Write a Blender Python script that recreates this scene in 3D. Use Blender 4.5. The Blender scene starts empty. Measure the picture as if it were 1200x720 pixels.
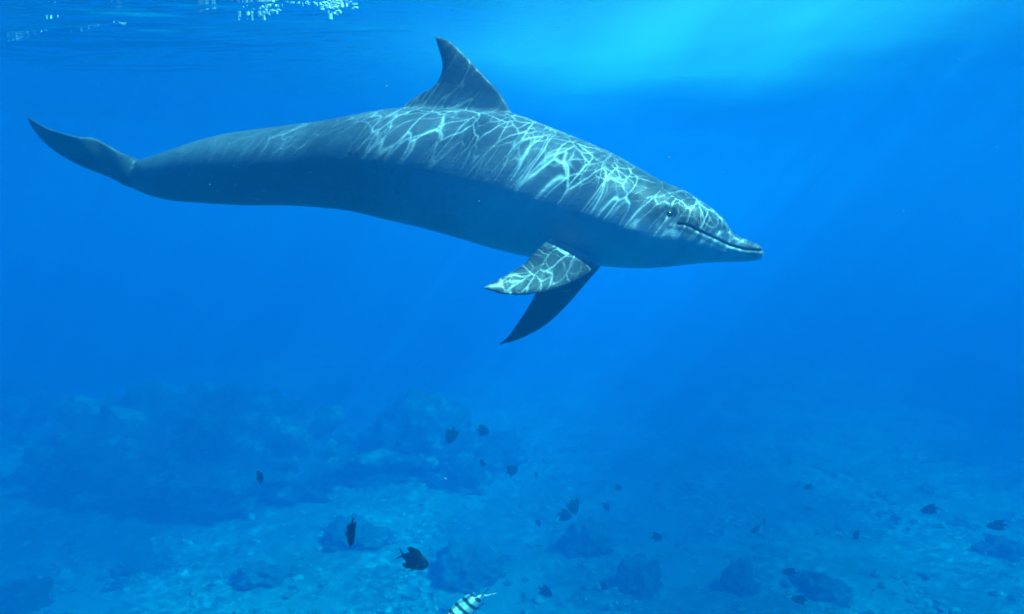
import bpy, bmesh, math, random
import numpy as np
from mathutils import Vector, noise, Matrix

# ------------------------------------------------------------------ camera, sky, sun, exposure
scene = bpy.context.scene
C = scene.collection
CAM_Z = 6.3            # metres above the sea bed
SURF_Z = 7.52          # water surface
PITCH = math.radians(-6.0)
FPX = 600 / math.tan(math.radians(37.5))      # focal length in pixels of a 1200 px wide frame

cam_data = bpy.data.cameras.new('camera')
cam_data.sensor_width = 36.0
cam_data.angle = math.radians(75.0)
cam_data.clip_start = 0.02
cam_data.clip_end = 500.0
cam = bpy.data.objects.new('camera', cam_data)
cam.location = (0, 0, CAM_Z)
cam.rotation_euler = (math.radians(90) + PITCH, 0, 0)
C.objects.link(cam)
scene.camera = cam

SUN_DIR = Vector((0.60, -0.22, 0.79)).normalized()      # towards the sun
sun_el = math.asin(SUN_DIR.z)
sun_rot = math.atan2(SUN_DIR.x, SUN_DIR.y)

world = bpy.data.worlds.new('World')
scene.world = world
world.use_nodes = True
wn = world.node_tree.nodes
wn.clear()
w_out = wn.new('ShaderNodeOutputWorld')
w_bg = wn.new('ShaderNodeBackground')
w_sky = wn.new('ShaderNodeTexSky')
w_sky.sky_type = 'NISHITA'
w_sky.sun_disc = False
w_sky.sun_elevation = sun_el
w_sky.sun_rotation = sun_rot
w_bg.inputs['Strength'].default_value = 0.07
world.node_tree.links.new(w_sky.outputs[0], w_bg.inputs[0])
world.node_tree.links.new(w_bg.outputs[0], w_out.inputs[0])

sun_data = bpy.data.lights.new('sun', 'SUN')
sun_data.energy = 5.0
sun_data.angle = math.radians(0.15)
sun_data.color = (1.0, 0.97, 0.92)
sun = bpy.data.objects.new('sun', sun_data)
sun.rotation_euler = SUN_DIR.to_track_quat('Z', 'Y').to_euler()
sun.location = (0, 0, 20)
C.objects.link(sun)

scene.view_settings.view_transform = 'Standard'
scene.view_settings.look = 'None'
scene.view_settings.gamma = 1.0
scene.view_settings.exposure = 0.2
scene.view_settings.use_curve_mapping = False
scene.render.engine = 'CYCLES'
scene.cycles.use_denoising = True
scene.cycles.filter_width = 1.9
scene.cycles.volume_bounces = 2
scene.cycles.adaptive_threshold = 0.04
scene.cycles.max_bounces = 5
scene.cycles.transparent_max_bounces = 12
scene.cycles.sample_clamp_indirect = 4.0

# ------------------------------------------------------------------ helpers
CP, SP = math.cos(PITCH), math.sin(PITCH)

def ray(px, py):
    """direction through a point of the 1200 x 720 photograph, scaled so that y = 1"""
    x, y, z = (px - 600) / FPX, 1.0, (360 - py) / FPX
    d = np.array((x, y * CP - z * SP, y * SP + z * CP))
    return d / d[1]

def at(px, py, Y):
    return np.array((0, 0, CAM_Z)) + ray(px, py) * Y

def at_height(px, py, z):
    d = ray(px, py)
    return np.array((0, 0, CAM_Z)) + d * ((z - CAM_Z) / d[2])

def to_px(P):
    q = np.asarray(P, float) - np.array((0, 0, CAM_Z))
    y = q[..., 1] * CP + q[..., 2] * SP
    z = -q[..., 1] * SP + q[..., 2] * CP
    return np.stack((600 + FPX * q[..., 0] / y, 360 - FPX * z / y), -1)

def catmull(pts, n):
    """n points along a Catmull-Rom curve through the rows of pts"""
    p = np.asarray(pts, float)
    p = np.vstack((2 * p[0] - p[1], p, 2 * p[-1] - p[-2]))
    m = len(p) - 3
    out = []
    for k in range(n):
        t = k / (n - 1) * m
        i = min(int(t), m - 1)
        u = t - i
        a, b, c, d = p[i], p[i + 1], p[i + 2], p[i + 3]
        out.append(0.5 * (2 * b + (c - a) * u + (2 * a - 5 * b + 4 * c - d) * u * u + (3 * b - a - 3 * c + d) * u ** 3))
    return np.array(out)

def tag(o, label=None, cat=None, group=None, kind=None):
    if label: o['label'] = label
    if cat: o['category'] = cat
    if group: o['group'] = group
    if kind: o['kind'] = kind
    return o

def link(name, me, mat, parent=None, smooth=True):
    o = bpy.data.objects.new(name, me)
    C.objects.link(o)
    if mat is not None:
        me.materials.clear()
        me.materials.append(mat)
    if smooth:
        me.polygons.foreach_set('use_smooth', np.ones(len(me.polygons), bool))
    if parent is not None:
        o.parent = parent
    return o

def mesh_from(name, verts, faces):
    me = bpy.data.meshes.new(name)
    me.from_pydata([tuple(v) for v in verts], [], [tuple(f) for f in faces])
    me.update()
    return me

class Soup:
    """collects closed shells that are fused into one skin"""
    def __init__(self):
        self.v, self.f = [], []
    def loft(self, rings):
        n, m = len(rings), len(rings[0])
        b = len(self.v)
        for r in rings: self.v.extend(map(tuple, r))
        for i in range(n - 1):
            for j in range(m):
                k = (j + 1) % m
                self.f.append((b + i * m + j, b + i * m + k, b + (i + 1) * m + k, b + (i + 1) * m + j))
        self.f.append(tuple(b + j for j in range(m))[::-1])
        self.f.append(tuple(b + (n - 1) * m + j for j in range(m)))
    def blade(self, lead, trail, thick, n=24, camber=None):
        """a fin: leading and trailing edge polylines root to tip, thickness root to tip"""
        L, T = catmull(lead, n), catmull(trail, n)
        th = np.interp(np.linspace(0, 1, n), np.linspace(0, 1, len(thick)), thick)
        cs = (1 - np.cos(np.linspace(0, math.pi, 12))) / 2
        rings = []
        for i in range(n):
            span = (L[min(i + 1, n - 1)] + T[min(i + 1, n - 1)] - L[max(i - 1, 0)] - T[max(i - 1, 0)])
            chord = T[i] - L[i]
            nr = np.cross(chord, span)
            nr = nr / (np.linalg.norm(nr) + 1e-9)
            off = camber[min(i * len(camber) // n, len(camber) - 1)] if camber else 0
            up, dn = [], []
            for c in cs:
                s = (c + 0.02) ** 0.5 * (1.05 - c) ** 0.8 * 1.55 + 0.18
                up.append(L[i] + chord * c + nr * (s * th[i] * 0.5 + off))
                dn.append(L[i] + chord * c - nr * (s * th[i] * 0.5 - off))
            rings.append(np.array(up + dn[::-1]))
        self.loft(rings)
    def fuse(self, name, voxel, smooth_it=4, factor=0.5):
        me = mesh_from(name, self.v, self.f)
        bm = bmesh.new(); bm.from_mesh(me)
        bmesh.ops.recalc_face_normals(bm, faces=bm.faces)
        bm.to_mesh(me); bm.free()
        o = bpy.data.objects.new('fuse', me)
        C.objects.link(o)
        m = o.modifiers.new('r', 'REMESH'); m.mode = 'VOXEL'; m.voxel_size = voxel
        s = o.modifiers.new('s', 'SMOOTH'); s.iterations = smooth_it; s.factor = factor
        dg = bpy.context.evaluated_depsgraph_get()
        out = bpy.data.meshes.new_from_object(o.evaluated_get(dg))
        bpy.data.objects.remove(o)
        bpy.data.meshes.remove(me)
        out.name = name
        return out

def coords(me):
    a = np.empty(len(me.vertices) * 3, np.float32)
    me.vertices.foreach_get('co', a)
    return a.reshape(-1, 3).astype(float)

def set_coords(me, P):
    me.vertices.foreach_set('co', P.astype(np.float32).ravel())
    me.update()

def normals(me):
    a = np.empty(len(me.vertices) * 3, np.float32)
    me.vertex_normals.foreach_get('vector', a)
    return a.reshape(-1, 3).astype(float)

def attr(me, name, vals):
    at_ = me.attributes.new(name, 'FLOAT', 'POINT')
    at_.data.foreach_set('value', np.asarray(vals, np.float32))

def poly_dist(P, poly):
    """distance of points to a polyline, and signed side"""
    best = np.full(len(P), 1e9)
    for a, b in zip(poly[:-1], poly[1:]):
        ab = b - a
        t = np.clip(((P - a) @ ab) / (ab @ ab), 0, 1)
        d = np.linalg.norm(P - (a + t[:, None] * ab), axis=1)
        best = np.minimum(best, d)
    return best

class Mat:
    """small node-building helper"""
    def __init__(self, name, rough=0.6, spec=0.25):
        self.m = bpy.data.materials.new(name)
        self.m.use_nodes = True
        self.t = self.m.node_tree
        self.n = self.t.nodes
        self.b = self.n['Principled BSDF']
        self.b.inputs['Roughness'].default_value = rough
        self.b.inputs['Specular IOR Level'].default_value = spec
    def node(self, kind, **kw):
        nd = self.n.new(kind)
        for k, v in kw.items():
            if k.startswith('i_'):
                nd.inputs[k[2:].replace('_', ' ')].default_value = v
            else:
                setattr(nd, k, v)
        return nd
    def link(self, a, b): self.t.links.new(a, b)
    def coord(self, which='Object'):
        return self.node('ShaderNodeTexCoord').outputs[which]
    def noise(self, co, scale, detail=5, rough=0.6, dist=0.0):
        nd = self.node('ShaderNodeTexNoise', i_Scale=scale, i_Detail=detail, i_Roughness=rough, i_Distortion=dist)
        self.link(co, nd.inputs['Vector'])
        return nd.outputs['Fac']
    def math(self, op, a, b=None, c=None, clamp=False):
        nd = self.node('ShaderNodeMath', operation=op, use_clamp=clamp)
        for k, x in enumerate((a, b, c)):
            if x is None: continue
            if isinstance(x, (int, float)): nd.inputs[k].default_value = x
            else: self.link(x, nd.inputs[k])
        return nd.outputs[0]
    def ramp(self, fac, lo, hi, a=0.0, b=1.0, smooth=True):
        nd = self.node('ShaderNodeMapRange')
        nd.interpolation_type = 'SMOOTHSTEP' if smooth else 'LINEAR'
        nd.inputs['From Min'].default_value = lo; nd.inputs['From Max'].default_value = hi
        nd.inputs['To Min'].default_value = a; nd.inputs['To Max'].default_value = b
        self.link(fac, nd.inputs['Value'])
        return nd.outputs['Result']
    def mix(self, fac, a, b):
        nd = self.node('ShaderNodeMix', data_type='RGBA')
        for sock, x in ((0, fac), (6, a), (7, b)):
            if isinstance(x, (int, float)): nd.inputs[sock].default_value = x
            elif isinstance(x, tuple): nd.inputs[sock].default_value = (*x, 1) if len(x) == 3 else x
            else: self.link(x, nd.inputs[sock])
        return nd.outputs[2]
    def attr(self, name):
        return self.node('ShaderNodeAttribute', attribute_name=name).outputs['Fac']
    def color(self, c):
        if isinstance(c, tuple): self.b.inputs['Base Color'].default_value = (*c, 1)
        else: self.link(c, self.b.inputs['Base Color'])
        return self
    def bump(self, h, strength=0.3, dist=0.02):
        nd = self.node('ShaderNodeBump')
        nd.inputs['Strength'].default_value = strength; nd.inputs['Distance'].default_value = dist
        self.link(h, nd.inputs['Height']); self.link(nd.outputs[0], self.b.inputs['Normal'])
        return self

# ------------------------------------------------------------------ water surface (net of sunlight drawn into its see-through colour)
def surface_material():
    M = Mat('water_surface')
    n, t = M.n, M.t
    n.remove(M.b)
    out = n['Material Output']
    pos = M.node('ShaderNodeNewGeometry').outputs['Position']
    def warp(co, scale, amt, seed):
        nz = M.node('ShaderNodeTexNoise', noise_dimensions='2D', i_Scale=scale, i_Detail=1.0)
        sh = M.node('ShaderNodeVectorMath', operation='ADD'); sh.inputs[1].default_value = (seed, seed * 1.7, 0)
        M.link(co, sh.inputs[0]); M.link(sh.outputs[0], nz.inputs['Vector'])
        sb = M.node('ShaderNodeVectorMath', operation='SUBTRACT'); sb.inputs[1].default_value = (.5, .5, .5)
        M.link(nz.outputs['Color'], sb.inputs[0])
        sc = M.node('ShaderNodeVectorMath', operation='SCALE'); sc.inputs['Scale'].default_value = amt
        M.link(sb.outputs[0], sc.inputs[0])
        ad = M.node('ShaderNodeVectorMath', operation='ADD')
        M.link(co, ad.inputs[0]); M.link(sc.outputs[0], ad.inputs[1])
        return ad.outputs[0]
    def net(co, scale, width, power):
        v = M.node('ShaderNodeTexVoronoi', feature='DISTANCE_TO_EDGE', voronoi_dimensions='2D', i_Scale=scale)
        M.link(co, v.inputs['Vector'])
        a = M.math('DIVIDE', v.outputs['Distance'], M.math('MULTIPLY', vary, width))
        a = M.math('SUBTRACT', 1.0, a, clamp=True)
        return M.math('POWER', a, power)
    # the drawn net is turned and stretched like long wind ripples
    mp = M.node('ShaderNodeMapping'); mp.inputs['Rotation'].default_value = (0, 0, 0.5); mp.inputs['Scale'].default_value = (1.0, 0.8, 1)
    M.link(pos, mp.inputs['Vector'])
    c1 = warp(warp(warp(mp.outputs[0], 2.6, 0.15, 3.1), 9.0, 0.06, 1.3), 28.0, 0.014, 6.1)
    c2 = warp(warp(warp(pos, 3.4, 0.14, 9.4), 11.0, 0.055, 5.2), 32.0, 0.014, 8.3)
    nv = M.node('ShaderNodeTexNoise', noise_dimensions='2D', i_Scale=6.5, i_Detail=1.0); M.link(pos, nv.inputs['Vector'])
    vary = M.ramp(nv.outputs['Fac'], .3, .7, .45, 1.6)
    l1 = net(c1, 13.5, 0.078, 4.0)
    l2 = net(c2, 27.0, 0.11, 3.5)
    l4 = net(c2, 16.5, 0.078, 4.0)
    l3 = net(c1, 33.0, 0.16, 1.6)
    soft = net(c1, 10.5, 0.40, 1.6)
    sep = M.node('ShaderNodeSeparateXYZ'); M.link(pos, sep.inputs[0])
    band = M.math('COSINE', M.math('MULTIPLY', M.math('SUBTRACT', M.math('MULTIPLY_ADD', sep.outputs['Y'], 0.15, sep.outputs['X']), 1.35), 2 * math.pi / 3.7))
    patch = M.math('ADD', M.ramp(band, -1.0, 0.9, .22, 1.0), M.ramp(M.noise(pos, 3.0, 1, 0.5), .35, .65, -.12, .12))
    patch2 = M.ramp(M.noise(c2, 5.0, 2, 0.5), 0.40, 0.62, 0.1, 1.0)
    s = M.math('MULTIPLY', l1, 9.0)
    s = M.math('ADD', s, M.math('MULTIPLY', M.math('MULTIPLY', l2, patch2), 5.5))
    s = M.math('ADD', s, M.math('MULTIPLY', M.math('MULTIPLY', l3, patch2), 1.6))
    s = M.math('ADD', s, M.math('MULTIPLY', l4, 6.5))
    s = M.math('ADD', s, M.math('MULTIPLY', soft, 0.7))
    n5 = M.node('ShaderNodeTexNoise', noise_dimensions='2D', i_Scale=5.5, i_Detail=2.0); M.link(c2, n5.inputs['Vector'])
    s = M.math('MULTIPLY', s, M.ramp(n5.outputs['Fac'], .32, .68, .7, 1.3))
    # a placed band fades the drawn light net towards its even mean
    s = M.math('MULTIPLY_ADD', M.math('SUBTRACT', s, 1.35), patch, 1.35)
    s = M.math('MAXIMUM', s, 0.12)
    # slow bright and dark stripes painted into the light let through
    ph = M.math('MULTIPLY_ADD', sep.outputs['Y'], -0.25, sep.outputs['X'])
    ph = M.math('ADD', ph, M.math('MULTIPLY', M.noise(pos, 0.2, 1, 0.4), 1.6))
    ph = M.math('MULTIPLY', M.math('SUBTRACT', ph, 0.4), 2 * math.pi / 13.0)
    light_bands = M.math('MULTIPLY_ADD', M.math('COSINE', ph), 0.55, 0.95)
    s = M.math('MULTIPLY', M.math('ADD', s, 0.75), light_bands)
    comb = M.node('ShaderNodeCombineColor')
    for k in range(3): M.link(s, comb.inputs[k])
    tr = M.node('ShaderNodeBsdfTransparent'); M.link(comb.outputs[0], tr.inputs['Color'])
    gl = M.node('ShaderNodeBsdfGlossy'); gl.inputs['Roughness'].default_value = 0.13
    gl.inputs['Color'].default_value = (.96, .96, .96, 1)
    fr = M.node('ShaderNodeFresnel'); fr.inputs['IOR'].default_value = 1.33
    wv = M.node('ShaderNodeMapping'); wv.inputs['Rotation'].default_value = (0, 0, 0.56); wv.inputs['Scale'].default_value = (0.5, 2.0, 1)
    M.link(pos, wv.inputs['Vector'])
    h = M.noise(wv.outputs[0], 1.5, 2, 0.5, 0.4)
    rp = M.node('ShaderNodeMapping', vector_type='TEXTURE'); rp.inputs['Location'].default_value = (-2.7, 3.7, SURF_Z); rp.inputs['Scale'].default_value = (1.7, 0.9, 1)
    M.link(pos, rp.inputs['Vector'])
    rl = M.node('ShaderNodeVectorMath', operation='LENGTH'); M.link(rp.outputs[0], rl.inputs[0])
    gust = M.math('EXPONENT', M.math('MULTIPLY', M.math('POWER', rl.outputs['Value'], 2.0), -1.0))
    h = M.math('MULTIPLY', h, M.math('MULTIPLY_ADD', gust, 6.0, 0.35))
    bp = M.node('ShaderNodeBump'); bp.inputs['Strength'].default_value = 0.36; bp.inputs['Distance'].default_value = 0.12
    M.link(h, bp.inputs['Height']); M.link(bp.outputs[0], gl.inputs['Normal'])
    mx = M.node('ShaderNodeMixShader')
    M.link(fr.outputs[0], mx.inputs[0]); M.link(tr.outputs[0], mx.inputs[1]); M.link(gl.outputs[0], mx.inputs[2])
    # added translucent patch, placed to brighten the surface seen from below
    pm = M.node('ShaderNodeMapping', vector_type='TEXTURE'); pm.inputs['Location'].default_value = (1.15, 4.0, SURF_Z)
    pm.inputs['Rotation'].default_value = (0, 0, 0.35); pm.inputs['Scale'].default_value = (1.3, 1.9, 1.5)
    M.link(warp(pos, 0.9, 0.9, 2.2), pm.inputs['Vector'])
    ln = M.node('ShaderNodeVectorMath', operation='LENGTH'); M.link(pm.outputs[0], ln.inputs[0])
    glow_patch = M.math('EXPONENT', M.math('MULTIPLY', M.math('POWER', ln.outputs['Value'], 2.0), -1.0))
    rs = M.node('ShaderNodeMapping'); rs.inputs['Rotation'].default_value = (0, 0, -0.25); rs.inputs['Scale'].default_value = (1.6, 0.35, 1)
    M.link(pos, rs.inputs['Vector'])
    glow_patch = M.math('MULTIPLY', glow_patch, M.ramp(M.noise(rs.outputs[0], 0.9, 2, 0.4), .3, .7, .68, 1.0))
    glow_patch = M.math('MULTIPLY', glow_patch, 0.62)
    glow_bsdf = M.node('ShaderNodeBsdfTranslucent'); glow_bsdf.inputs['Color'].default_value = (.20, .90, .95, 1)
    mx2 = M.node('ShaderNodeMixShader')
    M.link(glow_patch, mx2.inputs[0]); M.link(mx.outputs[0], mx2.inputs[1]); M.link(glow_bsdf.outputs[0], mx2.inputs[2])
    M.link(mx2.outputs[0], out.inputs['Surface'])
    return M.m

def axis(lo, hi, n, k, c):
    """coordinates from lo to hi, denser round c"""
    a, b = math.asinh((lo - c) / k), math.asinh((hi - c) / k)
    return c + k * np.sinh(np.linspace(a, b, n))

def grid(name, xs, ys, zf):
    X, Y = np.meshgrid(xs, ys)
    P = np.stack((X.ravel(), Y.ravel(), np.zeros(X.size)), 1)
    P[:, 2] = [zf(p[0], p[1]) for p in P]
    nx, ny = len(xs), len(ys)
    i, j = np.meshgrid(np.arange(nx - 1), np.arange(ny - 1))
    a = (j * nx + i).ravel()
    F = np.stack((a, a + 1, a + nx + 1, a + nx), 1)
    return mesh_from(name, P, F.tolist())

EXT = 60.0
def wave_z(x, y):
    return SURF_Z + 0.012 * math.sin(2.1 * x + 0.9 * y) + 0.010 * math.sin(-1.3 * x + 2.4 * y + 1) + 0.012 * noise.noise((x * 1.1, y * 1.1, 3.0))
surf = link('water_surface', grid('water_surface', axis(-EXT, EXT, 180, 4.0, -1.0), axis(-EXT, EXT, 180, 4.0, 4.0), wave_z), surface_material())
tag(surf, 'rippled underside of the sea surface above the dolphin', None, None, 'structure')

# ------------------------------------------------------------------ sea bed
def bed_z(x, y):
    r = math.hypot(x, y - 15)
    z = 0.16 * noise.fractal((x * 0.35, y * 0.35, 7.0), 1.0, 2.0, 4)
    if r < 26:
        z += 0.05 * noise.fractal((x * 2.1, y * 2.1, 1.0), 0.8, 2.1, 4)
        k = noise.noise((x * 0.8, y * 0.8, 4.0))
        if k > 0.0:
            z += 0.10 * min(k * 2.5, 1) * abs(noise.fractal((x * 5, y * 5, 2.0), 0.9, 2.1, 3))
    return z

def bed_material():
    M = Mat('sea_bed', 0.95, 0.05)
    co = M.coord('Object')
    big = M.noise(co, 0.5, 6, 0.6, 0.3)
    mid = M.noise(co, 3.2, 6, 0.7, 0.2)
    fine = M.noise(co, 22.0, 6, 0.75)
    sand = M.mix(M.ramp(fine, .3, .7), (.38, .36, .30), (.48, .455, .39))
    turf = M.mix(M.ramp(fine, .35, .65), (.22, .21, .17), (.31, .295, .24))
    m1 = M.math('ADD', M.math('MULTIPLY', big, 0.62), M.math('MULTIPLY', mid, 0.38))
    k = M.ramp(m1, .44, .56)
    M.color(M.mix(k, sand, turf))
    M.bump(M.math('ADD', mid, M.math('MULTIPLY', fine, 0.5)), 0.3, 0.05)
    return M.m
bed = link('seabed', grid('seabed', axis(-EXT, EXT, 300, 3.5, 0.0), axis(-EXT, EXT, 330, 5.5, 15.0), bed_z), bed_material())
tag(bed, 'pale sandy sea bed with patches of turf and coral rubble', None, None, 'structure')

def ground(px, py):
    p = at_height(px, py, 0.0)
    return p

# ------------------------------------------------------------------ reef mounds and coral heads
def reef_material(name, a, b, pale, pale_at=.60):
    M = Mat(name, 0.95, 0.05)
    co = M.coord('Object')
    big = M.noise(co, 1.3, 5, 0.6, 0.4)
    mid = M.noise(co, 7.0, 6, 0.7)
    fine = M.noise(co, 40.0, 4, 0.7)
    base = M.mix(M.ramp(M.math('ADD', M.math('MULTIPLY', mid, .6), M.math('MULTIPLY', fine, .4)), .38, .62), a, b)
    k = M.ramp(M.math('ADD', M.math('MULTIPLY', big, .7), M.math('MULTIPLY', mid, .3)), pale_at - .05, pale_at + .06)
    M.color(M.mix(k, base, pale))
    M.bump(M.math('ADD', mid, M.math('MULTIPLY', fine, .4)), 0.6, 0.04)
    return M.m
M_REEF = reef_material('reef_rock', (.08, .08, .066), (.18, .175, .135), (.42, .40, .30), .56)
M_HEAD = reef_material('coral_head', (.13, .13, .11), (.22, .21, .17), (.28, .28, .21), .62)
M_GREEN = reef_material('algae_coral', (.05, .07, .02), (.12, .13, .05), (.16, .16, .08), .6)

def mound(name, loc, rx, ry, h, seed, mat, lump=0.35, knob=0.06, sub=5, lobes=None):
    bm = bmesh.new()
    bmesh.ops.create_icosphere(bm, subdivisions=sub, radius=1.0)
    for v in bm.verts:
        d = v.co.normalized()
        s = Vector((seed * 3.7, seed * 1.9, seed))
        r = 1 + lump * noise.fractal(d * 1.6 + s, 0.9, 2.0, 4)
        q = Vector((d.x * rx, d.y * ry, max(d.z, -0.25) * h)) * r
        w = noise.voronoi(q * (2.2 / max(knob * 12, .2)) + s)[0]
        q += d * (knob * (0.9 - w[0] * 1.6))
        q += d * (knob * 1.2 * noise.fractal(q * (0.5 / knob) + s, 0.7, 2.2, 4))
        q += Vector(noise.noise_vector(q * (0.9 / knob) + s)) * knob * 0.45
        v.co = q
    me = bpy.data.meshes.new(name)
    bm.to_mesh(me); bm.free()
    o = link(name, me, mat)
    o.location = (loc[0], loc[1], bed_z(loc[0], loc[1]) - 0.02)
    return o

# (pixel of the foot, width px, height px, seed, material, label)
p = at(235, 600, 16.6)
tag(mound('reef_mound', (p[0], 16.9), 4.4, 2.2, 2.2, 1.0, M_REEF, .42, .22, 6), 'large dark reef mound with a pale bare patch, broadest rock on the sea bed', 'reef')
p = at(500, 600, 17.6)
tag(mound('reef_mound', (p[0], 17.9), 2.6, 1.8, 1.35, 2.3, M_REEF, .45, .18, 6), 'hazy reef mound with a pale streaked flank, beside the broadest reef mound', 'reef')
p = at(20, 560, 21)
tag(mound('reef_mound', (p[0] - .6, 21.5), 4.0, 2.2, 1.2, 4.1, M_REEF, .4, .2, 5), 'faint low reef ridge far behind the broadest reef mound', 'reef')

heads = [
    # foot px, width px, height px, seed, material, label
    ((550, 682), 100, 40, 11, M_HEAD, 'wide dark rounded coral head behind the striped fish'),
    ((688, 648), 66, 34, 12, M_HEAD, 'hazy dark coral head under a cluster of damselfish'),
    ((748, 695), 58, 44, 13, M_HEAD, 'tall dark coral head on pale sand beside a lower hazy coral'),
    ((868, 693), 44, 34, 15, M_HEAD, 'small dark lobed coral head on bright sand beside the tall coral head'),
    ((300, 684), 60, 20, 16, M_HEAD, 'low dark coral lump on sand in front of the broadest reef mound'),
    ((165, 676), 66, 18, 17, M_HEAD, 'flat dark coral slab on the bright sand strip'),
    ((140, 694), 26, 9, 18, M_HEAD, 'small dark stone lying on bright sand'),
    ((14, 712), 70, 30, 19, M_GREEN, 'greenish algae covered coral lump on the sand'),
    ((968, 700), 70, 24, 21, M_HEAD, 'low hazy dark coral patch beyond the damselfish'),
    ((1180, 655), 60, 16, 23, M_HEAD, 'faint coral lump below a damselfish on open sand'),
    ((415, 640), 80, 22, 24, M_HEAD, 'low dark coral rise behind the nose-down damselfish'),
]
for (fp, wpx, hpx, sd, mt, lb) in heads:
    g = ground(*fp)
    k = g[1] / FPX
    rx = wpx * k * 0.5
    hh = hpx * k * 0.85
    tag(mound('coral_head', (g[0], g[1] + rx * .3), rx, rx * 0.8, hh, sd * 0.77, mt, .40, rx * .13, 5), lb, 'coral')

# loose rubble: far too many small pieces to tell apart
def rubble():
    rnd = random.Random(5)
    V, F = [], []
    ico = bmesh.new(); bmesh.ops.create_icosphere(ico, subdivisions=1, radius=1)
    iv = np.array([v.co[:] for v in ico.verts]); fi = [[v.index for v in f.verts] for f in ico.faces]
    ico.free()
    n = 0
    while n < 5200:
        y = rnd.uniform(9.0, 22); x = rnd.uniform(-.85, .85) * y
        if noise.noise((x * 0.9, y * 0.9, 9.0)) + 0.6 * noise.noise((x * 2.5, y * 2.5, 1.0)) < rnd.uniform(-.15, .55): continue
        r = 0.02 + 0.08 * rnd.random() ** 3
        s = np.array([rnd.uniform(.6, 1.5) for _ in range(3)]) * r
        s[2] *= .6
        R = np.array(Matrix.Rotation(rnd.uniform(0, 6.3), 3, 'Z'))
        q = (iv * np.array([1 + rnd.uniform(-.3, .3) for _ in iv])[:, None] * s) @ R.T + np.array((x, y, bed_z(x, y) + r * .15))
        b = len(V)
        V.extend(map(tuple, q)); F.extend([[b + i for i in f] for f in fi])
        n += 1
    return mesh_from('coral_rubble', V, F)
M_RUB = reef_material('rubble', (.16, .15, .11), (.45, .42, .33), (.6, .56, .46), .52)
tag(link('coral_rubble', rubble(), M_RUB, smooth=False), 'pale broken coral rubble strewn over the sea bed', 'rubble', None, 'stuff')

# ------------------------------------------------------------------ dolphin
def depth(px):
    y = 2.245 + (620 - px) * 0.00055
    if px < 330: y += ((330 - px) / 190) ** 2 * 0.22
    return y

# top of the back, belly, half width (photograph pixels)
ST = [
    (895, 292.5, 895, 299.5, 4), (889, 287, 889.5, 304.5, 10), (876, 281.5, 876, 306.5, 10.5), (864, 276, 863, 307, 12.5),
    (855.5, 268.3, 852, 307, 14.5), (848, 257, 840, 307.5, 21), (837.5, 247.2, 824, 308.5, 29), (822, 236.3, 804, 310.5, 37), (801, 223, 780, 313, 43),
    (775, 212.5, 752, 314.5, 51), (745, 195.5, 722, 313.5, 58), (711, 177, 690, 310.5, 64), (675, 162, 655, 306.5, 67),
    (640, 148, 618, 301, 68), (602, 134, 580, 292, 67), (560, 130, 540, 280, 65), (510, 129, 495, 267.5, 61),
    (462, 128.5, 450, 257, 55), (420, 135, 410, 247.5, 49), (380, 142, 370, 243, 42), (340, 147, 330, 241, 36),
    (300, 152, 290, 241, 30), (265, 157, 255, 239.5, 25), (232, 165, 225, 237.5, 21), (205, 174, 203, 236, 17),
    (183, 181, 185, 232, 14), (166, 187, 166, 226, 11), (152, 192, 150, 217, 8), (140, 194, 138, 207, 5),
]
rows = []
for (tx, ty, bx, by, w) in ST:
    Y = depth((tx + bx) / 2)
    rows.append(np.concatenate((at(tx, ty, Y), at(bx, by, Y), [w * Y / FPX])))
NS = 200
S = catmull(rows, NS)
cen = (S[:, 0:3] + S[:, 3:6]) / 2
upv = (S[:, 0:3] - S[:, 3:6]) / 2
tan = np.gradient(cen, axis=0)
tan /= np.linalg.norm(tan, axis=1)[:, None]
side = np.cross(tan, upv)
side /= np.linalg.norm(side, axis=1)[:, None]
side *= np.where(side[:, 1] > 0, -1, 1)[:, None]        # points at the camera: the dolphin's right flank
wid = S[:, 6] * (1 + 0.13 * np.clip((np.linspace(0, 1, NS) - .22) / .15, 0, 1) * np.clip((.75 - np.linspace(0, 1, NS)) / .2, 0, 1))
PHI = np.linspace(0, 2 * math.pi, 72, endpoint=False)
rings = []
for i in range(NS):
    t = i / (NS - 1)
    e = 1.0 if t < 0.55 else 1.0 + 0.35 * min((t - 0.55) / 0.3, 1)     # the tail stock is keeled above and below
    c, s = np.cos(PHI), np.sin(PHI)
    ss = np.sign(s) * np.abs(s) ** e
    rings.append(cen[i] + c[:, None] * upv[i] + ss[:, None] * side[i] * wid[i])
soup = Soup()
soup.loft(rings)

# dorsal fin, in the body's middle plane
def fin_pts(pts): return [at(x, y, depth(x) + 0.0) for x, y in pts]
soup.blade(fin_pts([(610, 150), (586, 110), (569, 91), (550, 70.5), (535, 55), (523, 46), (511, 42)]),
           fin_pts([(440, 150), (487, 114), (507, 102.5), (516, 89), (517.5, 72), (512.5, 55), (509, 44)]),
           [.060, .042, .030, .024, .018, .013, .009])

# near (right) pectoral flipper: root on the flank, tip swung out towards the camera and back
def flip(pts): return [at(x, y, Y) for x, y, Y in pts]
soup.blade(flip([(708, 298, 2.20), (695, 316, 2.07), (664, 334, 1.945), (632, 343.5, 1.875), (600, 346, 1.825), (580, 343, 1.805), (566, 338.5, 1.795)]),
           flip([(652, 276, 2.125), (640, 283, 2.055), (626, 296, 1.975), (611, 311, 1.905), (590, 323, 1.845), (577, 330, 1.815), (565, 336.5, 1.795)]),
           [.052, .042, .032, .024, .017, .012, .009])
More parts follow.
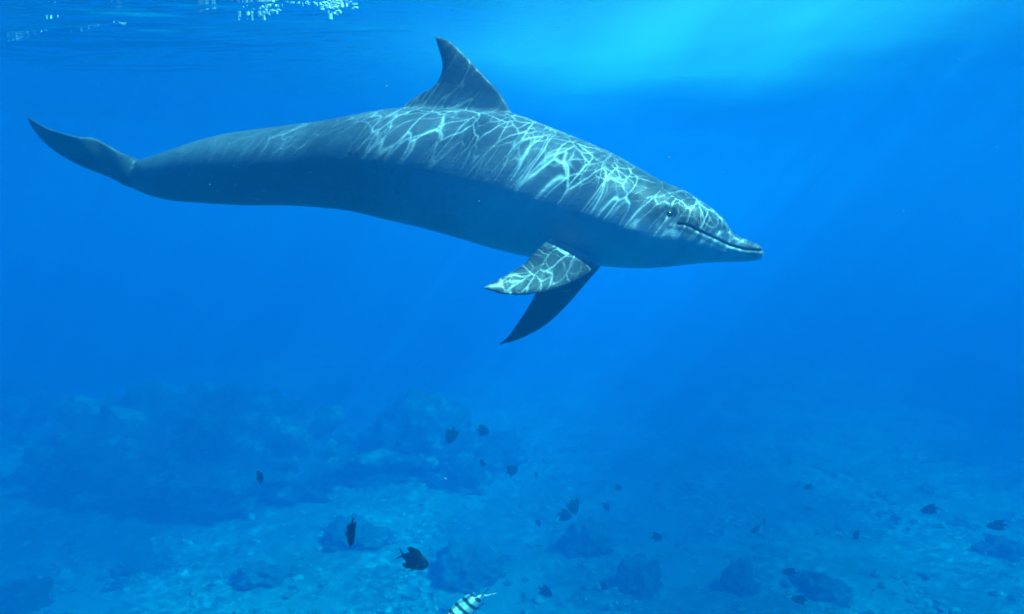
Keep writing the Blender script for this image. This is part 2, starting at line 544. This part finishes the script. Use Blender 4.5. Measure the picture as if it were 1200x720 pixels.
# far (left) flipper: hangs down on the other side
soup.blade(flip([(712, 296, 2.325), (703, 312, 2.365), (686, 332, 2.405), (665, 357, 2.445), (641, 380, 2.475), (611, 397, 2.505), (585, 405, 2.525)]),
           flip([(650, 290, 2.325), (640, 318, 2.365), (627, 345, 2.405), (615, 366, 2.445), (603, 383, 2.475), (595, 394, 2.505), (584, 403.5, 2.525)]),
           [.050, .042, .032, .024, .017, .012, .009])

# tail flukes: two swept lobes either side of the stock, twisted so that the underside shows
YF = depth(155)
TH = [.050, .044, .034, .026, .018, .012, .009]
soup.blade(flip([(176, 222, YF), (152, 219, YF - .02), (130, 208.5, YF - .05), (93, 193.5, YF - .09), (60, 174, YF - .13), (39.5, 152, YF - .155), (32, 136.5, YF - .17)]),
           flip([(162, 187, YF - .01), (137, 176.5, YF - .09), (111, 162, YF - .12), (92, 160.5, YF - .16), (62, 152.5, YF - .19), (44, 144, YF - .19), (31.5, 134.5, YF - .17)]), TH)
soup.blade(flip([(176, 215, YF + .02), (165, 212, YF + .06), (158, 208, YF + .12), (148, 203, YF + .19), (138, 197, YF + .26), (131, 190, YF + .31), (126, 184, YF + .34)]),
           flip([(160, 190, YF + .05), (137, 182, YF + .09), (112, 167, YF + .12), (114, 170, YF + .17), (117, 174, YF + .24), (121, 178, YF + .30), (125, 182, YF + .345)]), TH)

me = soup.fuse('dolphin', 0.0048, 9, 0.5)

# mouth: corner to beak tip, traced on the flank and laid into the head's middle plane
kh = 30
sd_h = side[kh]
mouth_px = [(795, 262.5), (803, 263.5), (809, 265.5), (821, 271.5), (839, 279.5), (854.5, 287), (870, 291.5), (882, 293), (897, 293)]
def surf_pt(px, py, off=0.0):
    """point where the view ray meets the right flank"""
    d = ray(px, py)
    o = np.array((0, 0, CAM_Z))
    for Y in np.arange(1.6, 2.9, 0.003):
        P = o + d * Y
        dd = np.linalg.norm(cen - P, axis=1); i = int(np.argmin(dd))
        q = P - cen[i]
        u2 = (q @ upv[i]) / (upv[i] @ upv[i]); w2 = (q @ side[i]) / wid[i]
        if u2 * u2 + w2 * w2 <= 1.0: return P + d * off
    return o + d * (depth(px) - 0.02)
mouth = catmull([surf_pt(*q) for q in mouth_px], 40)
mid0 = cen[kh]
def flat(P): return P - ((P - mid0) @ sd_h)[..., None] * sd_h
mouth_f = flat(mouth)

bm = bmesh.new(); bm.from_mesh(me)
P = coords(me)
near = np.where((to_px(P)[:, 0] > 778))[0]
dm = poly_dist(flat(P[near]), mouth_f)
sel = set(near[dm < 0.022].tolist())
bm.verts.ensure_lookup_table()
edges = [e for e in bm.edges if e.verts[0].index in sel and e.verts[1].index in sel]
bmesh.ops.subdivide_edges(bm, edges=edges, cuts=1, use_grid_fill=True)
edges = [e for e in bm.edges if e.calc_length() < 0.0042 and all((v.index in sel or v.index >= len(P)) for v in e.verts)]
bm.to_mesh(me); bm.free()

P = coords(me); N = normals(me)
dm = np.full(len(P), 1.0)
hd = to_px(P)[:, 0] > 775
F_ = flat(P)
dm[hd] = poly_dist(F_[hd], mouth_f)
# signed: above or below the mouth line
below = np.zeros(len(P))
uz = upv[kh] / np.linalg.norm(upv[kh])
for i in np.where(hd & (dm < .05))[0]:
    k = int(np.argmin(np.linalg.norm(mouth_f - F_[i], axis=1)))
    below[i] = (F_[i] - mouth_f[k]) @ uz
lat = np.abs((P - mid0) @ sd_h)
crease = catmull([surf_pt(*c_) for c_ in ((855, 271.5), (850.5, 268.5), (844, 270), (839, 274), (837, 277.5))], 24)
crease_f = flat(crease)
dc = np.full(len(P), 1.0); dc[hd] = poly_dist(F_[hd], crease_f)
P = P - N * (np.exp(-(dc / 0.007) ** 2) * 0.006)[:, None]
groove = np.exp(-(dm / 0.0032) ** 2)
lip = np.exp(-((below + 0.010) / 0.006) ** 2) * (dm < .03)
P = P - N * (groove * 0.0065)[:, None] + N * (lip * 0.0014)[:, None]
# body coordinates for the countershading
idx = np.zeros(len(P), int)
for a in range(0, len(P), 20000):
    blk = P[a:a + 20000]
    idx[a:a + 20000] = np.argmin(((blk[:, None, :] - cen[None, ::2, :]) ** 2).sum(2), axis=1) * 2
q = P - cen[idx]
u2 = np.einsum('ij,ij->i', q, upv[idx]) / np.einsum('ij,ij->i', upv[idx], upv[idx])
w2 = np.einsum('ij,ij->i', q, side[idx]) / wid[idx]
r2 = np.sqrt(u2 ** 2 + w2 ** 2)
finness = np.clip((r2 - 1.12) / 0.2, 0, 1)
belly = np.clip((0.25 - u2 / np.maximum(r2, 1e-3)) / 0.9, 0, 1)
tpos = idx / (NS - 1)
belly = np.clip((0.40 - u2 / np.maximum(r2, 1e-3)) / 0.7, 0, 1)
belly *= np.clip((0.64 - tpos) / 0.22, 0.0, 1)
belly = belly * (1 - finness)
# eye and its socket
eye_p = surf_pt(784, 250.5)
eye_n = N[int(np.argmin(np.linalg.norm(P - eye_p, axis=1)))]
eye_far = eye_p - 2 * ((eye_p - mid0) @ sd_h) * sd_h
ed = np.minimum(np.linalg.norm(P - eye_p, axis=1), np.linalg.norm(P - eye_far, axis=1))
P = P - N * (np.exp(-(ed / 0.022) ** 2) * 0.004)[:, None] + N * (np.exp(-((ed - 0.026) / 0.012) ** 2) * 0.002)[:, None]
set_coords(me, P)
attr(me, 'belly', belly)
attr(me, 'fin', finness)
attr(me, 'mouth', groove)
brow_shade = catmull([surf_pt(*b_) for b_ in ((768, 248), (784, 250), (800, 254), (818, 261))], 16)
bd = np.full(len(P), 1.0); bd[hd] = poly_dist(flat(P)[hd], flat(brow_shade)); bd[~hd] = np.linalg.norm(P[~hd] - brow_shade[0], axis=1)
attr(me, 'eye_patch_shade', np.maximum(np.exp(-(ed / 0.030) ** 2), 0.95 * np.exp(-(bd / 0.042) ** 2)))  # dark eye patch, plus shade under the melon painted into the skin
scar = np.zeros(len(P))
for (x, y, r) in ((411, 181, .010), (417, 180, .009), (460, 201, .007), (466, 226, .006), (440, 226, .006)):
    d = np.linalg.norm(P - surf_pt(x, y), axis=1)
    scar = np.maximum(scar, np.exp(-(d / r) ** 2))
attr(me, 'scar', scar)
attr(me, 'stock', np.clip((tpos - 0.52) / 0.2, 0, 1) * np.clip((0.45 - u2) / 0.6 + np.clip((tpos - 0.9) / 0.04, 0, 1) * 2, 0, 1))

def dolphin_material():
    M = Mat('dolphin_skin', 0.42, 0.18)
    co = M.coord('Object')
    n1 = M.noise(co, 3.5, 5, 0.6)
    mp = M.node('ShaderNodeMapping'); mp.inputs['Scale'].default_value = (1.2, 4, 4); M.link(co, mp.inputs['Vector'])
    n2 = M.noise(mp.outputs[0], 16, 6, 0.65)
    back = M.mix(M.ramp(n1, .35, .65), (.060, .078, .095), (.105, .128, .148))
    back = M.mix(M.ramp(n2, .52, .72, 0, .5), back, (.13, .13, .125))
    under = M.mix(M.ramp(n1, .35, .65), (.23, .275, .31), (.30, .345, .38))
    c = M.mix(M.attr('belly'), back, under)
    c = M.mix(M.math('MULTIPLY', M.attr('stock'), .8), c, (.022, .025, .032))
    c = M.mix(M.math('MULTIPLY', M.attr('fin'), .7), c, (.026, .029, .035))
    c = M.mix(M.math('MULTIPLY', M.attr('eye_patch_shade'), .8), c, (.02, .021, .024))
    c = M.mix(M.math('MULTIPLY', M.attr('scar'), .85), c, (.02, .02, .022))
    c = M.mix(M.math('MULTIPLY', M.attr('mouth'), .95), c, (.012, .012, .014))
    rk = M.node('ShaderNodeMapping'); rk.inputs['Scale'].default_value = (3, 30, 30); rk.inputs['Rotation'].default_value = (0.3, .5, .4); M.link(co, rk.inputs['Vector'])
    rake = M.ramp(M.noise(rk.outputs[0], 3.0, 3, .5, .3), .66, .72, 0, .35)
    c = M.mix(rake, c, (.28, .28, .28))
    M.color(c)
    M.bump(n2, 0.16, 0.012)
    return M.m
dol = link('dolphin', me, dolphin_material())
tag(dol, 'grey bottlenose dolphin gliding under the surface with sunlight net on its back', 'dolphin')

def eye_mesh():
    bm = bmesh.new()
    bmesh.ops.create_uvsphere(bm, u_segments=20, v_segments=12, radius=0.010)
    for v in bm.verts:
        v.co.x *= 1.25; v.co.z *= 0.75
    me_ = bpy.data.meshes.new('eye'); bm.to_mesh(me_); bm.free()
    return me_
M_EYE = Mat('eye', 0.08, 0.6).color((.008, .008, .01)).m
em = eye_mesh()
for ep in (eye_p, eye_far):
    o = link('eye', em, M_EYE, dol)
    inward = np.array(mid0) - ep
    sgn = np.sign((ep - mid0) @ sd_h)
    o.location = ep - sd_h * sgn * 0.0085
    o.rotation_euler = (0, -0.45, math.atan2(tan[kh][1], tan[kh][0]))

# ------------------------------------------------------------------ fish
def fish_mesh(name, height=0.50, width=0.17, bend=0.0, bend_up=0.0, fork=0.13):
    """one fish of length 1, nose at +x, fused into one skin"""
    sp = Soup()
    prof = [(.50, .012, .010), (.46, .07, .04), (.40, .135, .065), (.28, .21, .085), (.12, .25, .088), (-.04, .235, .075),
            (-.16, .17, .05), (-.24, .10, .03), (-.30, .065, .02), (-.34, .06, .014)]
    pr = catmull(prof, 40)
    ph = np.linspace(0, 2 * math.pi, 24, endpoint=False)
    sp.loft([np.stack((np.full(24, x), np.sin(ph) * w * width / .17, np.cos(ph) * h * height / .5), 1) for x, h, w in pr])
    z = height / .5
    V3 = lambda pts: [np.array((x, 0, y * z)) for x, y in pts]
    # dorsal, anal, caudal (two lobes), pelvic
    sp.blade(V3([(.26, .16), (.20, .25), (.08, .315), (-.06, .33), (-.20, .31), (-.27, .265)]), V3([(-.12, .12), (-.16, .15), (-.19, .18), (-.22, .20), (-.255, .225), (-.285, .25)]), [.03, .026, .022, .020])
    sp.blade(V3([(.05, -.17), (.0, -.25), (-.06, -.295), (-.13, -.31), (-.20, -.295), (-.26, -.255)]), V3([(-.12, -.12), (-.16, -.15), (-.19, -.18), (-.215, -.20), (-.24, -.22), (-.27, -.24)]), [.03, .026, .022, .020])
    for s in (1, -1):
        sp.blade(V3([(-.29, .05 * s), (-.35, .07 * s), (-.41, .12 * s), (-.46, .155 * s), (-.50, .165 * s)]), V3([(-.30, -.01 * s), (-.36, -.005 * s), (-.50 + fork * 1.0, .02 * s), (-.50 + fork * .62, .07 * s), (-.502, .145 * s)]), [.026, .022, .020, .018])
    for s in (1, -1):
        off = np.array((0, .045 * s * width / .17, 0))
        sp.blade([a + off for a in V3([(.18, -.17), (.12, -.25), (.05, -.30), (-.02, -.325)])], [a + off for a in V3([(.11, -.19), (.07, -.235), (.02, -.28), (-.03, -.32)])], [.026, .022, .018])
        # pectoral
        b = np.array((.22, .07 * s * width / .17, -.04))
        sp.blade([b, b + (-.05, .06 * s, .0), b + (-.12, .09 * s, -.02), b + (-.17, .10 * s, -.05)], [b + (-.02, 0, -.06), b + (-.07, .045 * s, -.07), b + (-.12, .075 * s, -.08), b + (-.16, .095 * s, -.08)], [.022, .02, .018])
    m = sp.fuse(name, 0.0125, 2, 0.5)
    Q = coords(m)
    k = np.clip((0.15 - Q[:, 0]) / .65, 0, 1) ** 2
    Q[:, 1] += bend * k
    Q[:, 2] += bend_up * k
    set_coords(m, Q)
    return m

def fish_material(name, base, fin, tail=None):
    M = Mat(name, 0.6, 0.1)
    co = M.coord('Object')
    sx = M.node('ShaderNodeSeparateXYZ'); M.link(co, sx.inputs[0])
    n = M.noise(co, 9, 3, 0.5)
    c = M.mix(M.ramp(n, .35, .65), base, tuple(x * 1.5 for x in base))
    zz = M.math('ABSOLUTE', sx.outputs['Z'])
    c = M.mix(M.ramp(zz, .20, .27), c, fin)
    if tail: c = M.mix(M.ramp(sx.outputs['X'], -.25, -.32), c, tail)
    sc = M.node('ShaderNodeTexVoronoi', i_Scale=26.0); M.link(co, sc.inputs['Vector'])
    M.color(c); M.bump(sc.outputs['Distance'], .15, .01)
    return M.m
M_FISH = fish_material('damselfish', (.006, .008, .018), (.004, .006, .014))
M_FISHP = fish_material('damselfish_pale_tail', (.028, .028, .024), (.02, .02, .02), (.40, .38, .12))

def sergeant_material():
    M = Mat('striped_fish', 0.35, 0.4)
    co = M.coord('Object')
    sx = M.node('ShaderNodeSeparateXYZ'); M.link(co, sx.inputs[0])
    n = M.noise(co, 7, 3, .5)
    x = M.math('ADD', sx.outputs['X'], M.math('MULTIPLY', n, .03))
    w = M.math('SINE', M.math('MULTIPLY', x, 2 * math.pi / .125))
    bars = M.ramp(w, .1, .45)
    lim = M.math('MULTIPLY', M.ramp(x, -.33, -.31), M.ramp(x, .42, .38))
    bars = M.math('MULTIPLY', bars, lim)
    base = M.mix(M.ramp(sx.outputs['Z'], -.12, .2), (.60, .61, .61), (.54, .55, .44))
    base = M.mix(M.ramp(x, -.34, -.42), base, (.30, .32, .32))
    M.color(M.mix(bars, base, (.045, .048, .06)))
    return M.m

mesh_a = fish_mesh('damselfish', .62, .17)
mesh_d = fish_mesh('damselfish_slim', .40, .15)
mesh_b = fish_mesh('damselfish_turning', .56, .17, .14, .0)
mesh_c = fish_mesh('damselfish_tail_raised', .42, .15, .05, .30)
mesh_s = fish_mesh('striped_fish', .46, .17, .10, .0, .15)

def put_fish(me_, mat, px, py, Y, length_px, head, roll=0.0, name='damselfish', label='', group=None, eye=False):
    """head: direction of the nose as (right, away, up)"""
    o = bpy.data.objects.new(name, me_)
    C.objects.link(o)
    if not me_.materials:
        me_.materials.append(mat)
        me_.polygons.foreach_set('use_smooth', np.ones(len(me_.polygons), bool))
    L = length_px * Y / FPX * (0.92 if Y > 3 else 1.0)
    x = Vector(head).normalized()
    up = Vector((0, 0, 1))
    if abs(x.z) > 0.65: up = Vector((1, 0.0, 0))
    y = up.cross(x).normalized(); z = x.cross(y)
    R = Matrix((x, y, z)).transposed().to_4x4() @ Matrix.Rotation(roll, 4, 'X')
    o.matrix_world = Matrix.Translation(Vector(at(px, py, Y))) @ R @ Matrix.Scale(L, 4)
    tag(o, label, 'fish', group)
    if me_.materials[0] != mat:
        o.material_slots[0].link = 'OBJECT'
        o.material_slots[0].material = mat
    if eye:
        for s in (1, -1):
            e = bpy.data.objects.new('eye', fish_eye)
            C.objects.link(e)
            e.parent = o
            e.location = (.36, .062 * s, .045)
    return o
bm = bmesh.new(); bmesh.ops.create_uvsphere(bm, u_segments=14, v_segments=8, radius=.032)
fish_eye = bpy.data.meshes.new('fish_eye'); bm.to_mesh(fish_eye); bm.free()
fish_eye.materials.append(Mat('fish_eye', .15, .5).color((.03, .03, .035)).m)
fish_eye.polygons.foreach_set('use_smooth', np.ones(len(fish_eye.polygons), bool))

G = 'small damselfish hovering over the sea bed'
put_fish(mesh_b, M_FISH, 411, 622, 2.36, 37, (.10, -.45, -1.0), .95, label='dark damselfish hanging nose-down with its tail straight up', group=G, eye=True)
put_fish(mesh_a, M_FISH, 484, 656, 2.28, 42, (1, -.12, -.36), .2, label='large black round-bodied damselfish with forked tail, the biggest dark fish', group=G, eye=True)
put_fish(mesh_s, sergeant_material(), 544, 713, 2.05, 84, (-.80, -.25, -.62), -.55, 'striped_fish', 'white fish with black bars, the only striped fish', None, True)
put_fish(mesh_b, M_FISH, 529, 509, 7.37, 26, (-.28, -.6, -1.0), .3, label='damselfish tilted nose-down, highest of those diving', group=G)
put_fish(mesh_a, M_FISH, 565, 505, 8.32, 20, (1, -.1, -.05), 0, label='damselfish swimming level beside the highest nose-down damselfish', group=G)
put_fish(mesh_a, M_FISH, 565, 543, 8.45, 12, (1, -.9, .2), 0, label='tiny faint damselfish between the level swimmer and the one rising nose-up', group=G)
put_fish(mesh_a, M_FISH, 599, 552, 8.32, 20, (1, .1, .38), 0, label='damselfish rising nose-up above the hazy reef mound', group=G)
put_fish(mesh_a, M_FISH, 628, 556, 8.97, 9, (.5, -.8, .3), 0, label='tiniest faint damselfish, just past the one rising nose-up', group=G)
put_fish(mesh_b, M_FISHP, 671, 592, 7.84, 26, (.35, -.8, -.85), .6, label='damselfish with a pale yellow tail raised, just above another damselfish', group=G)
put_fish(mesh_a, M_FISH, 661, 604, 8.00, 22, (1, -.15, -.18), 0, label='damselfish with spread forked tail swimming just below the yellow-tailed one', group=G)
put_fish(mesh_a, M_FISH, 710, 594, 8.97, 16, (.5, -.75, .45), .3, label='small damselfish seen three-quarter on near the yellow-tailed one', group=G)
put_fish(mesh_a, M_FISH, 724, 572, 8.71, 11, (.1, .6, 1), 0, label='thin faint upright damselfish above the small one seen three-quarter on', group=G)
put_fish(mesh_a, M_FISH, 630, 613, 9.29, 13, (.6, -.6, .5), .2, label='very small damselfish above the gap between two dark coral heads', group=G)
put_fish(mesh_a, M_FISH, 769, 630, 8.00, 18, (1, -.3, .12), 0, label='compact dark damselfish alone over sand behind the tall coral head', group=G)
put_fish(mesh_a, M_FISH, 638, 693, 7.37, 24, (1, -.25, -.55), .2, label='damselfish heading down to the sand with tail spines spread', group=G)
put_fish(mesh_a, M_FISH, 707, 687, 8.00, 15, (1, -.9, -.1), .1, label='small damselfish turned nearly head-on beside the tall coral head', group=G)
put_fish(mesh_d, M_FISH, 948, 571, 9.93, 18, (-1, -.25, .05), 0, label='pale hazy damselfish, highest over the open sand', group=G)
put_fish(mesh_c, M_FISH, 886, 621, 8.32, 18, (-1, -.3, -.2), 0, label='damselfish next to a thin edge-on fish above open sand', group=G)
put_fish(mesh_a, M_FISH, 896, 614, 8.65, 15, (.12, .35, 1), 1.25, label='thin damselfish seen edge-on, standing vertical above open sand', group=G)
put_fish(mesh_b, M_FISH, 1003, 628, 8.97, 17, (.7, .4, .85), .5, label='slender damselfish climbing steeply over the open sand', group=G)
put_fish(mesh_d, M_FISH, 1091, 597, 7.84, 27, (-1, .15, -.28), 0, label='damselfish swimming slightly nose-down over far open sand', group=G)
put_fish(mesh_d, M_FISH, 1170, 616, 7.69, 29, (-1, .2, -.16), 0, label='longest dark damselfish over open sand above a faint coral lump', group=G)
put_fish(mesh_d, M_FISH, 926, 671, 7.69, 24, (-1, .1, .08), 0, label='dark damselfish swimming level past the small lobed coral head', group=G)
put_fish(mesh_d, M_FISH, 938, 703, 7.05, 26, (-1, .1, .06), 0, label='dark damselfish swimming level in front of the low hazy coral patch', group=G)
put_fish(mesh_a, M_FISH, 304, 560, 4.80, 23, (.62, -.6, .45), 0, label='damselfish turned partly head-on before the pale patch of the reef mound', group=G)

# ------------------------------------------------------------------ bubbles under the surface and drifting particles
def specks(name, pts, sub=1):
    ico = bmesh.new(); bmesh.ops.create_icosphere(ico, subdivisions=sub, radius=1)
    iv = np.array([v.co[:] for v in ico.verts]); fi = [[v.index for v in f.verts] for f in ico.faces]
    ico.free()
    V, F = [], []
    for (p_, r, st) in pts:
        b = len(V)
        V.extend(map(tuple, iv * np.array(st) * r + p_)); F.extend([[b + i for i in f] for f in fi])
    return mesh_from(name, V, F)
rnd = random.Random(11)
pts = []
def burst(px, py, sx, sy, n, r0, r1, slant=0.0):
    for _ in range(n):
        gx = rnd.gauss(0, 1); gy = rnd.gauss(0, 1)
        P_ = at_height(px + gx * sx, py + gy * sy + gx * sx * slant, SURF_Z - 0.01)
        P_[2] = wave_z(P_[0], P_[1]) - 0.003
        if not 1.5 < P_[1] < 12: continue
        r = rnd.uniform(r0, r1)
        pts.append((P_, r, (rnd.uniform(.8, 1.8), rnd.uniform(.8, 1.4), .55)))
burst(393, 8, 9, 5, 110, .002, .008)
burst(312, 15, 13, 5, 60, .002, .006, -.25)
burst(106, 32, 9, 1.5, 12, .002, .004, -.2)
burst(26, 44, 12, .6, 20, .002, .004, -.28)
burst(242, 12, 5, .5, 9, .002, .004, -.2)
burst(62, 21, 3, .5, 5, .002, .004, -.2)
burst(143, 29, 3, 1, 8, .003, .006)
burst(360, 6, 14, 1.5, 14, .003, .006)
M_BUB = Mat('bubble_foam', .25, .5).color((.66, .67, .67)).m
tag(link('surface_bubbles', specks('surface_bubbles', pts), M_BUB), 'white bubbles and foam trapped under the rippled surface', 'bubbles', None, 'stuff')
pts = []
for (x, y) in ((380, 46), (378, 69), (453, 101), (494, 1), (115, 99), (1124, 69), (1135, 68), (996, 101), (1150, 171), (1168, 172), (784, 184), (788, 184), (712, 548), (695, 604), (763, 614), (775, 664), (522, 561), (215, 633)):
    pts.append((at(x, y, rnd.uniform(1.5, 2.0)), rnd.uniform(.0010, .0019), (rnd.uniform(.7, 1.7), 1, .7)))
for _ in range(16):
    Y = rnd.uniform(0.9, 4.0)
    P_ = at(rnd.uniform(0, 1200), rnd.uniform(20, 720), Y)
    if P_[2] < SURF_Z - .1: pts.append((P_, rnd.uniform(.0006, .0013), (rnd.uniform(.7, 1.5), 1, 1)))
M_PART = Mat('drift_particle', .7, .2).color((.34, .36, .32)).m
tag(link('drifting_particles', specks('drifting_particles', pts), M_PART), 'tiny pale particles drifting in the open water', 'particles', None, 'stuff')

# ------------------------------------------------------------------ the water itself: one even volume round everything
bm = bmesh.new()
bmesh.ops.create_cube(bm, size=1.0)
hm = bpy.data.meshes.new('haze'); bm.to_mesh(hm); bm.free()
haze = bpy.data.objects.new('haze', hm)
C.objects.link(haze)
zlo, zhi = -1.6, SURF_Z + 0.15
haze.scale = (2 * EXT + 4, 2 * EXT + 4, zhi - zlo)
haze.location = (0, 0, (zlo + zhi) / 2)
hmat = bpy.data.materials.new('sea_water'); hmat.use_nodes = True
hn = hmat.node_tree.nodes; hn.clear()
ho = hn.new('ShaderNodeOutputMaterial'); hv = hn.new('ShaderNodeVolumePrincipled')
DENS = 1.0
SIG_S = (.0005, .0225, .062)
SIG_A = (.50, .084, .036)
hv.inputs['Density'].default_value = DENS
hv.inputs['Color'].default_value = (*[s / DENS for s in SIG_S], 1)
ab = [(1 - a / DENS / (1 - s / DENS)) ** 2 for s, a in zip(SIG_S, SIG_A)]
hv.inputs['Absorption Color'].default_value = (*ab, 1)
hv.inputs['Anisotropy'].default_value = 0.15
hmat.node_tree.links.new(hv.outputs[0], ho.inputs['Volume'])
hm.materials.append(hmat)
tag(haze, 'clear blue sea water that fades far things', 'water', None, 'stuff')
